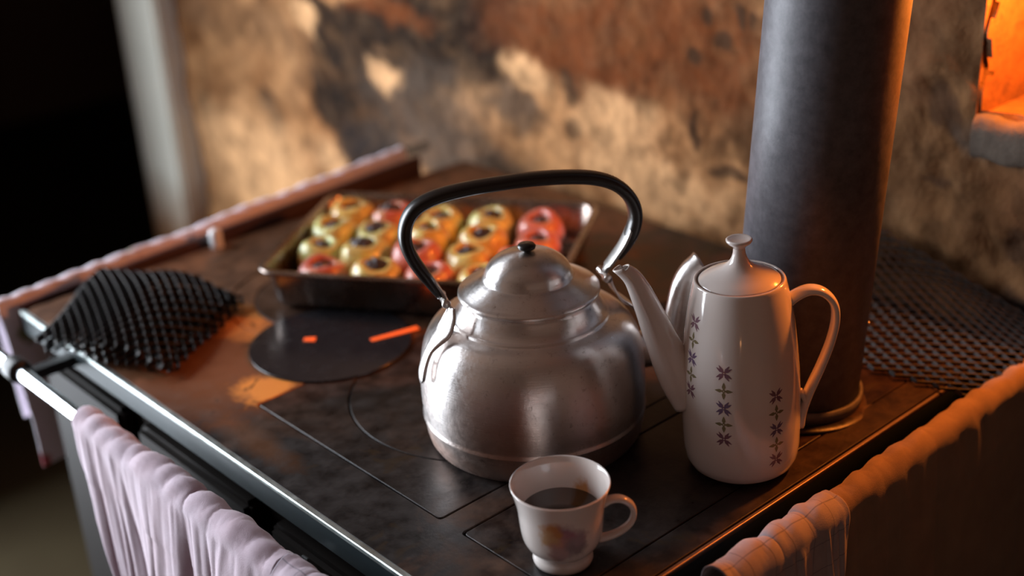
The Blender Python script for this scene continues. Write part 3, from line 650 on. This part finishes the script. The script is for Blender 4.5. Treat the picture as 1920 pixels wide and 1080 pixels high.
# apples
def apple_meshes(seed):
    rnd = random.Random(seed); R = .0310; H = .054
    pr = smooth_prof([(.006, .004), (.017, .0008), (.0265, .008), (.0308, .022), (.0298, .036), (.0245, .0470), (.0185, .0505), (.0140, .0492), (.0125, .044), (.0115, .034)], 4)
    seg = 36; vs, fs = [], []; ph = [rnd.uniform(0, 6.28) for _ in range(6)]; n = len(pr)
    for i, p in enumerate(pr):
        for k in range(seg):
            a = 2*PI*k/seg; z = p.y
            f = 1+.035*math.sin(2*a+ph[0])+.03*math.sin(3*a+ph[1]+z*30)+.02*math.sin(5*a+ph[2])*(z/H)+.012*math.sin(9*a+ph[3]+z*90)
            vs.append((p.x*f*math.cos(a), p.x*f*math.sin(a), z*(1+.05*math.sin(2*a+ph[4])*(z/H))))
    for i in range(n-1):
        for k in range(seg): k2 = (k+1) % seg; fs.append((i*seg+k, i*seg+k2, (i+1)*seg+k2, (i+1)*seg+k))
    fs.append(tuple(range(seg))[::-1]); fs.append(tuple((n-1)*seg+k for k in range(seg)))
    # filling: lumpy raisins heaped in the core
    bm = bmesh.new(); hgt = .0455+rnd.uniform(-.003, .004)
    for j in range(9):
        rr = 0 if j == 0 else .0078; a = j*PI/4
        mtx = Matrix.Translation((rr*math.cos(a), rr*math.sin(a), hgt+rnd.uniform(-.001, .002)+(.003 if j == 0 else 0))) @ Matrix.Rotation(rnd.uniform(0, 3), 4, 'Z') @ Matrix.Diagonal((1.2, .85, .8, 1))
        bmesh.ops.create_icosphere(bm, subdivisions=2, radius=.0052+rnd.uniform(-.0006, .0008), matrix=mtx)
    return vs, fs, bm
VAR = []
for s in range(5):
    vs, fs, bm = apple_meshes(s+3)
    a = bpy.data.meshes.new('apple_flesh'); a.from_pydata(vs, [], fs); a.polygons.foreach_set('use_smooth', [True]*len(a.polygons)); a.update()
    b = bpy.data.meshes.new('apple_filling'); bm.to_mesh(b); bm.free(); b.polygons.foreach_set('use_smooth', [True]*len(b.polygons)); b.materials.append(M_fill)
    VAR.append((a, b))
SK = {'y': M_ay, 'g': M_ag, 'r': M_ar}; made = {}
rows = [(.0430, [(.063, 'r', 'red baked apple, leftmost of the front row in the tray'), (.129, 'y', 'yellow baked apple, second from the left in the front row of the tray'), (.194, 'r', 'pinkish baked apple in the front row of the tray, left of the kettle grip'), (.257, 'y', 'yellow-brown baked apple just behind the kettle lid, inside the handle loop'), (.3165, 'r', 'baked apple in the front right corner of the tray, mostly behind the kettle')]),
        (.0970, [(.0400, 'g', 'green-yellow baked apple at the left end of the tray, near the front'), (.100, 'g', 'wide green baked apple in the second row, behind the two front left apples'), (.164, 'r', 'red-orange baked apple in the second row, just left of the kettle handle'), (.227, 'y', 'baked apple in the second row, seen behind the kettle lid knob'), (.290, 'r', 'baked apple in the second row, toward the right and hidden by the kettle')]),
        (.1520, [(.0390, 'g', 'yellow-green baked apple with dark filling at the left end, third row'), (.0975, 'g', 'pale green baked apple with dark filling, second in the third row'), (.162, 'y', 'yellow baked apple with dark filling seen through the left of the kettle handle'), (.230, 'y', 'golden baked apple in the third row seen through the handle loop'), (.297, 'r', 'orange-red baked apple in the third row near the right rim of the tray')]),
        (.2080, [(.0400, 'y', 'yellow and orange baked apple in the rear left corner of the tray'), (.098, 'r', 'shiny red baked apple in the back row, beside the rear left one'), (.160, 'y', 'baked apple in the middle of the back row, crossed by the kettle grip'), (.222, 'g', 'light green baked apple in the back row seen through the handle loop'), (.289, 'r', 'pink baked apple in the rear right corner of the tray')])]
kk = 0
TM = Matrix.Rotation(math.atan2(TA.y, TA.x), 4, 'Z'); TM.translation = Vector((FL.x, FL.y, .0026+.0018))
for bb, lst in rows:
    for a_, c_, lab in lst:
        ma, mb = VAR[kk % 5]; key = (kk % 5, c_)
        if key not in made: m2 = ma.copy(); m2.materials.clear(); m2.materials.append(SK[c_]); made[key] = m2
        p = TM @ Vector((a_, bb, 0)); e = thing('baked_apple', lab, 'apple', p, (random.uniform(-.10, .10), random.uniform(-.10, .10), random.uniform(0, 6.28)), 'baked apples in the roasting tray')
        s = random.uniform(.95, .99); e.scale = (s, s, s*random.uniform(.93, 1.06))
        o = bpy.data.objects.new('flesh', made[key]); C.objects.link(o); o.parent = e
        o = bpy.data.objects.new('filling', mb); C.objects.link(o); o.parent = e
        kk += 1

# ------------------------------------------------------------------ expanded-metal sheets
def expanded(surf, nu, nv, wd, th, jit=0, seed=1, keep=None):
    """surf(u,v) -> (point, normal), u,v in [0,1]; diamonds nu x nv of flat twisted strands"""
    rnd = random.Random(seed); vs, fs = [], []
    def strand(a, b):
        (p, n1), (q_, n2) = surf(*a), surf(*b); T = (q_-p).normalized(); n_ = (n1+n2).normalized(); sd = T.cross(n_).normalized()
        w1 = (sd*.45+n_*.9).normalized()*wd/2; t1 = T.cross(w1).normalized()*th/2; o = len(vs)
        for c in (p, q_):
            for s1, s2 in ((-1, -1), (1, -1), (1, 1), (-1, 1)): vs.append(c+w1*s1+t1*s2)
        fs.extend([(o, o+1, o+5, o+4), (o+1, o+2, o+6, o+5), (o+2, o+3, o+7, o+6), (o+3, o, o+4, o+7), (o, o+3, o+2, o+1), (o+4, o+5, o+6, o+7)])
    for i in range(nu):
        for j in range(nv):
            u0, v0 = i/nu, j/nv; um, u1 = (i+.5)/nu, (i+1)/nu; vm, v1 = (j+.5)/nv, (j+1)/nv
            if keep and not keep(um, vm): continue
            strand((um, v0), (u0, vm)); strand((um, v0), (u1, vm)); strand((u0, vm), (um, v1)); strand((u1, vm), (um, v1))
    return vs, fs
def sheet_obj(name, label, cat, surfs, mat, wd, th, origin):
    e = thing(name, label, cat, origin); org = Vector(origin)
    for k, (surf, nu, nv, keep) in enumerate(surfs):
        vs, fs = expanded(surf, nu, nv, wd, th, keep=keep); o = mesh('strands', [v-org for v in vs], fs, mat, e, smooth=False); o['kind'] = 'stuff'
    return e
def bil(c, u, v): return (c[0]*(1-u)+c[1]*u)*(1-v)+(c[3]*(1-u)+c[2]*u)*v
def numn(f):
    def g_(u, v):
        p = f(u, v); du = f(u+.01, v)-p; dv = f(u, v+.01)-p; return p, du.cross(dv).normalized()
    return g_
# left heap: crumpled arched sheet over the left corner of the stove
cl_ = [Vector(p) for p in ((-.036, .750, .0), (.040, .590, .0), (.190, .690, .0), (.110, .885, .0))]
def arch(h, off_, ph):
    def f(u, v):
        p = bil(cl_, u, v); hh = h*math.sin(PI*min(1, max(0, u)))**.7*(.35+.65*math.sin(PI*min(1, max(0, v*.9+.05))))
        return p+Vector((off_[0], off_[1], .0055+hh+.004*math.sin(9*u+ph)+.003*math.sin(7*v+ph)+off_[2]))
    return numn(f)
sheet_obj('wire_mesh', 'crumpled dark expanded-metal grate heaped on the left corner of the stove', 'metal mesh',
          [(arch(.012, (0, 0, 0), 0), 13, 10, None), (arch(.034, (-.006, .004, .006), 2), 13, 10, None)], M_wire, .0058, .0010, (.08, .73, .0))
# right sheet: lies on the stove behind the pipe and turns up against the wall
def guard(u, v):   # u along the wall (toward the camera right), v from the front edge on the stove up to the wall
    y = .33-.365*u; q_ = v*.285
    x0 = .500+.05*u; run = .145
    top = .082-.055*max(0, (u-.45)/.55)
    if q_ < run: x, z = x0+q_*(.655-x0)/run, .0045+.006*(q_/run)**2
    else: s = (q_-run)/(.285-run); x, z = .655+.036*math.sin(s*PI/2), .0105+(top-.0105)*s
    return Vector((x, y-.02*v*0, z))
sheet_obj('wire_mesh', 'expanded-metal sheet lying behind the stove pipe and bent up against the wall', 'metal mesh', [(numn(guard), 16, 17, lambda u, v: not (u < .88 and v < .5 and (.5+.05*u+v*.28-.446)**2+(.33-.365*u-.10)**2 < .085**2))], M_wire2, .0040, .0010, (.6, .15, 0))

# ------------------------------------------------------------------ cloths
def drape(name, label, mat, p0, p1, Lout, Lin, outdir, r=.0125, amp=.018, seed=1, gather=.12, nf=5., inset=.0, skew=.0, nu=220, nv=150, thick=.0016, slack=0., pull=0.):
    """cloth over the rail from p0 to p1; outdir = horizontal outward direction"""
    p0, p1 = Vector(p0), Vector(p1); O = Vector(outdir); A = (p1-p0).normalized(); L = (p1-p0).length
    u = np.linspace(0, 1, nu); s = np.linspace(-Lin, Lout+PI*r, nv)   # s: arclength from inner hem over the top to outer hem
    U, Sg = np.meshgrid(u, s, indexing='ij')
    th = np.clip(Sg/r, 0, PI); ox = -r*np.cos(th); oz = r*np.sin(th)
    down = np.where(Sg < 0, -Sg, np.where(Sg > PI*r, Sg-PI*r, 0)); side = np.where(Sg < 0, -1., 1.)
    fz = np.clip(down/.16, 0, 1); x = U*L
    lean = x+skew*down*side+.02*(fbm(U*4, Sg*5, seed+3)-.5)
    f1 = np.sqrt(np.abs(2*(fbm(lean*nf/L*1.1+seed, Sg*0.9, seed, 2)-.5))*1.9+.002)-.15
    f2 = np.sqrt(np.abs(2*(fbm(lean*nf*2.4/L+seed, Sg*1.5, seed+5, 2)-.5))*1.9+.002)-.15
    f3 = fbm(lean*nf*7/L, Sg*4, seed+9, 2)-.5
    A_ = (.04+.96*fz**.9)
    n = amp*A_*(f1*.75+f2*.42)+.0035*f3*(.6+.4*(1-fz))
    n = np.where(side < 0, n*.25, n)
    # across the top: diagonal tension wrinkles
    tp = np.exp(-((th-PI*.45)/1.2)**2)*(down < .05)
    wr = .0030*np.abs(np.sin((x*95+th*1.5+4*fbm(x*12, th*.5, seed+2)))) *tp + .006*(fbm(x*22, th*.7, seed+8)-.45)*tp
    lift = wr+slack*tp*np.clip(f1, 0, 1)
    ox = ox+side*n*(down > 0)+(-np.cos(th))*lift; oz = oz-down+np.sin(th)*(lift+.006*A_*tp*f1)
    # soften the join
    xx = L/2+(x-L/2)*(1-gather*fz*1.6-inset*fz)
    xx = xx+pull*down*(side > 0)
    hem = .012*(fbm(U*6, U*0, seed+11)-.5); oz = oz+np.where(down > .04, hem*fz, 0)
    P_ = np.stack([p0[k]+A[k]*xx+O[k]*ox+(1 if k == 2 else 0)*oz for k in range(3)], -1)
    c0 = np.array([(p0[k]+p1[k])/2 for k in range(3)])
    me = bpy.data.meshes.new(name); idx = np.arange(nu*nv).reshape(nu, nv); q_ = np.stack([idx[:-1, :-1], idx[:-1, 1:], idx[1:, 1:], idx[1:, :-1]], -1).reshape(-1, 4)
    me.vertices.add(nu*nv); me.vertices.foreach_set('co', (P_.reshape(-1, 3)-c0).ravel()); me.loops.add(q_.size); me.loops.foreach_set('vertex_index', q_.ravel().astype(np.int32))
    me.polygons.add(len(q_)); me.polygons.foreach_set('loop_start', np.arange(0, q_.size, 4, dtype=np.int32)); me.polygons.foreach_set('use_smooth', np.ones(len(q_), dtype=bool)); me.update(calc_edges=True)
    uv = me.uv_layers.new(name='weave'); vi = q_.ravel(); uvd = np.stack([x.ravel()[vi]/.026, Sg.ravel()[vi]/.026], -1); uv.data.foreach_set('uv', uvd.astype(np.float32).ravel())
    o = link(name, me, None, mat); o.location = tuple(c0); md = o.modifiers.new('t', 'SOLIDIFY'); md.thickness = thick; md.offset = 1
    return tag(o, label, 'towel')
drape('kitchen_towel', 'pale lilac cotton towel hanging in folds over the left rail below the chrome end', M_towel, (R1X, .588, RZ), (R1X, .226, RZ), .40, .20, (-1, 0, 0), seed=3, amp=.024, nf=5.5, gather=.10, skew=.25, slack=.006, pull=.24)
drape('kitchen_towel', 'pale checked towel on the left rail, nearest the front corner of the stove', M_towel2, (R1X, .224, RZ), (R1X, -.01, RZ), .36, .18, (-1, 0, 0), r=.0160, seed=8, amp=.020, nf=4, skew=.2, slack=.005, pull=.24)
drape('kitchen_towel', 'whitish checked tea towel bunched on the right rail in front of the beige cloth', M_check, (.165, RAY, RZ), (.318, RAY, RZ), .34, .16, (0, -1, 0), r=.0150, seed=12, amp=.013, nf=4, skew=-.2, slack=.006)
drape('kitchen_towel', 'long beige cloth draped over the right rail, glowing orange in the lamplight', M_beige, (.312, RAY, RZ), (.672, RAY, RZ), .42, .20, (0, -1, 0), r=.0120, seed=21, amp=.007, nf=3.0, gather=.03, skew=-.12, slack=.002)
drape('kitchen_towel', 'small white cloth end on the right rail beside the wall', M_towel, (.660, RAY-.002, RZ+.001), (.698, RAY-.002, RZ+.001), .12, .08, (0, -1, 0), r=.0200, seed=31, amp=.006, nf=2, nu=60, nv=80)
drape('kitchen_towel', 'long white floral cloth hanging over the rail at the far left end', M_floral, (-.020, .9165, -.0055), (.612, .9335, .0175), .16, .22, (0, 1, 0), r=.0098, seed=41, amp=.010, nf=6, gather=.02, skew=.1, slack=.002)
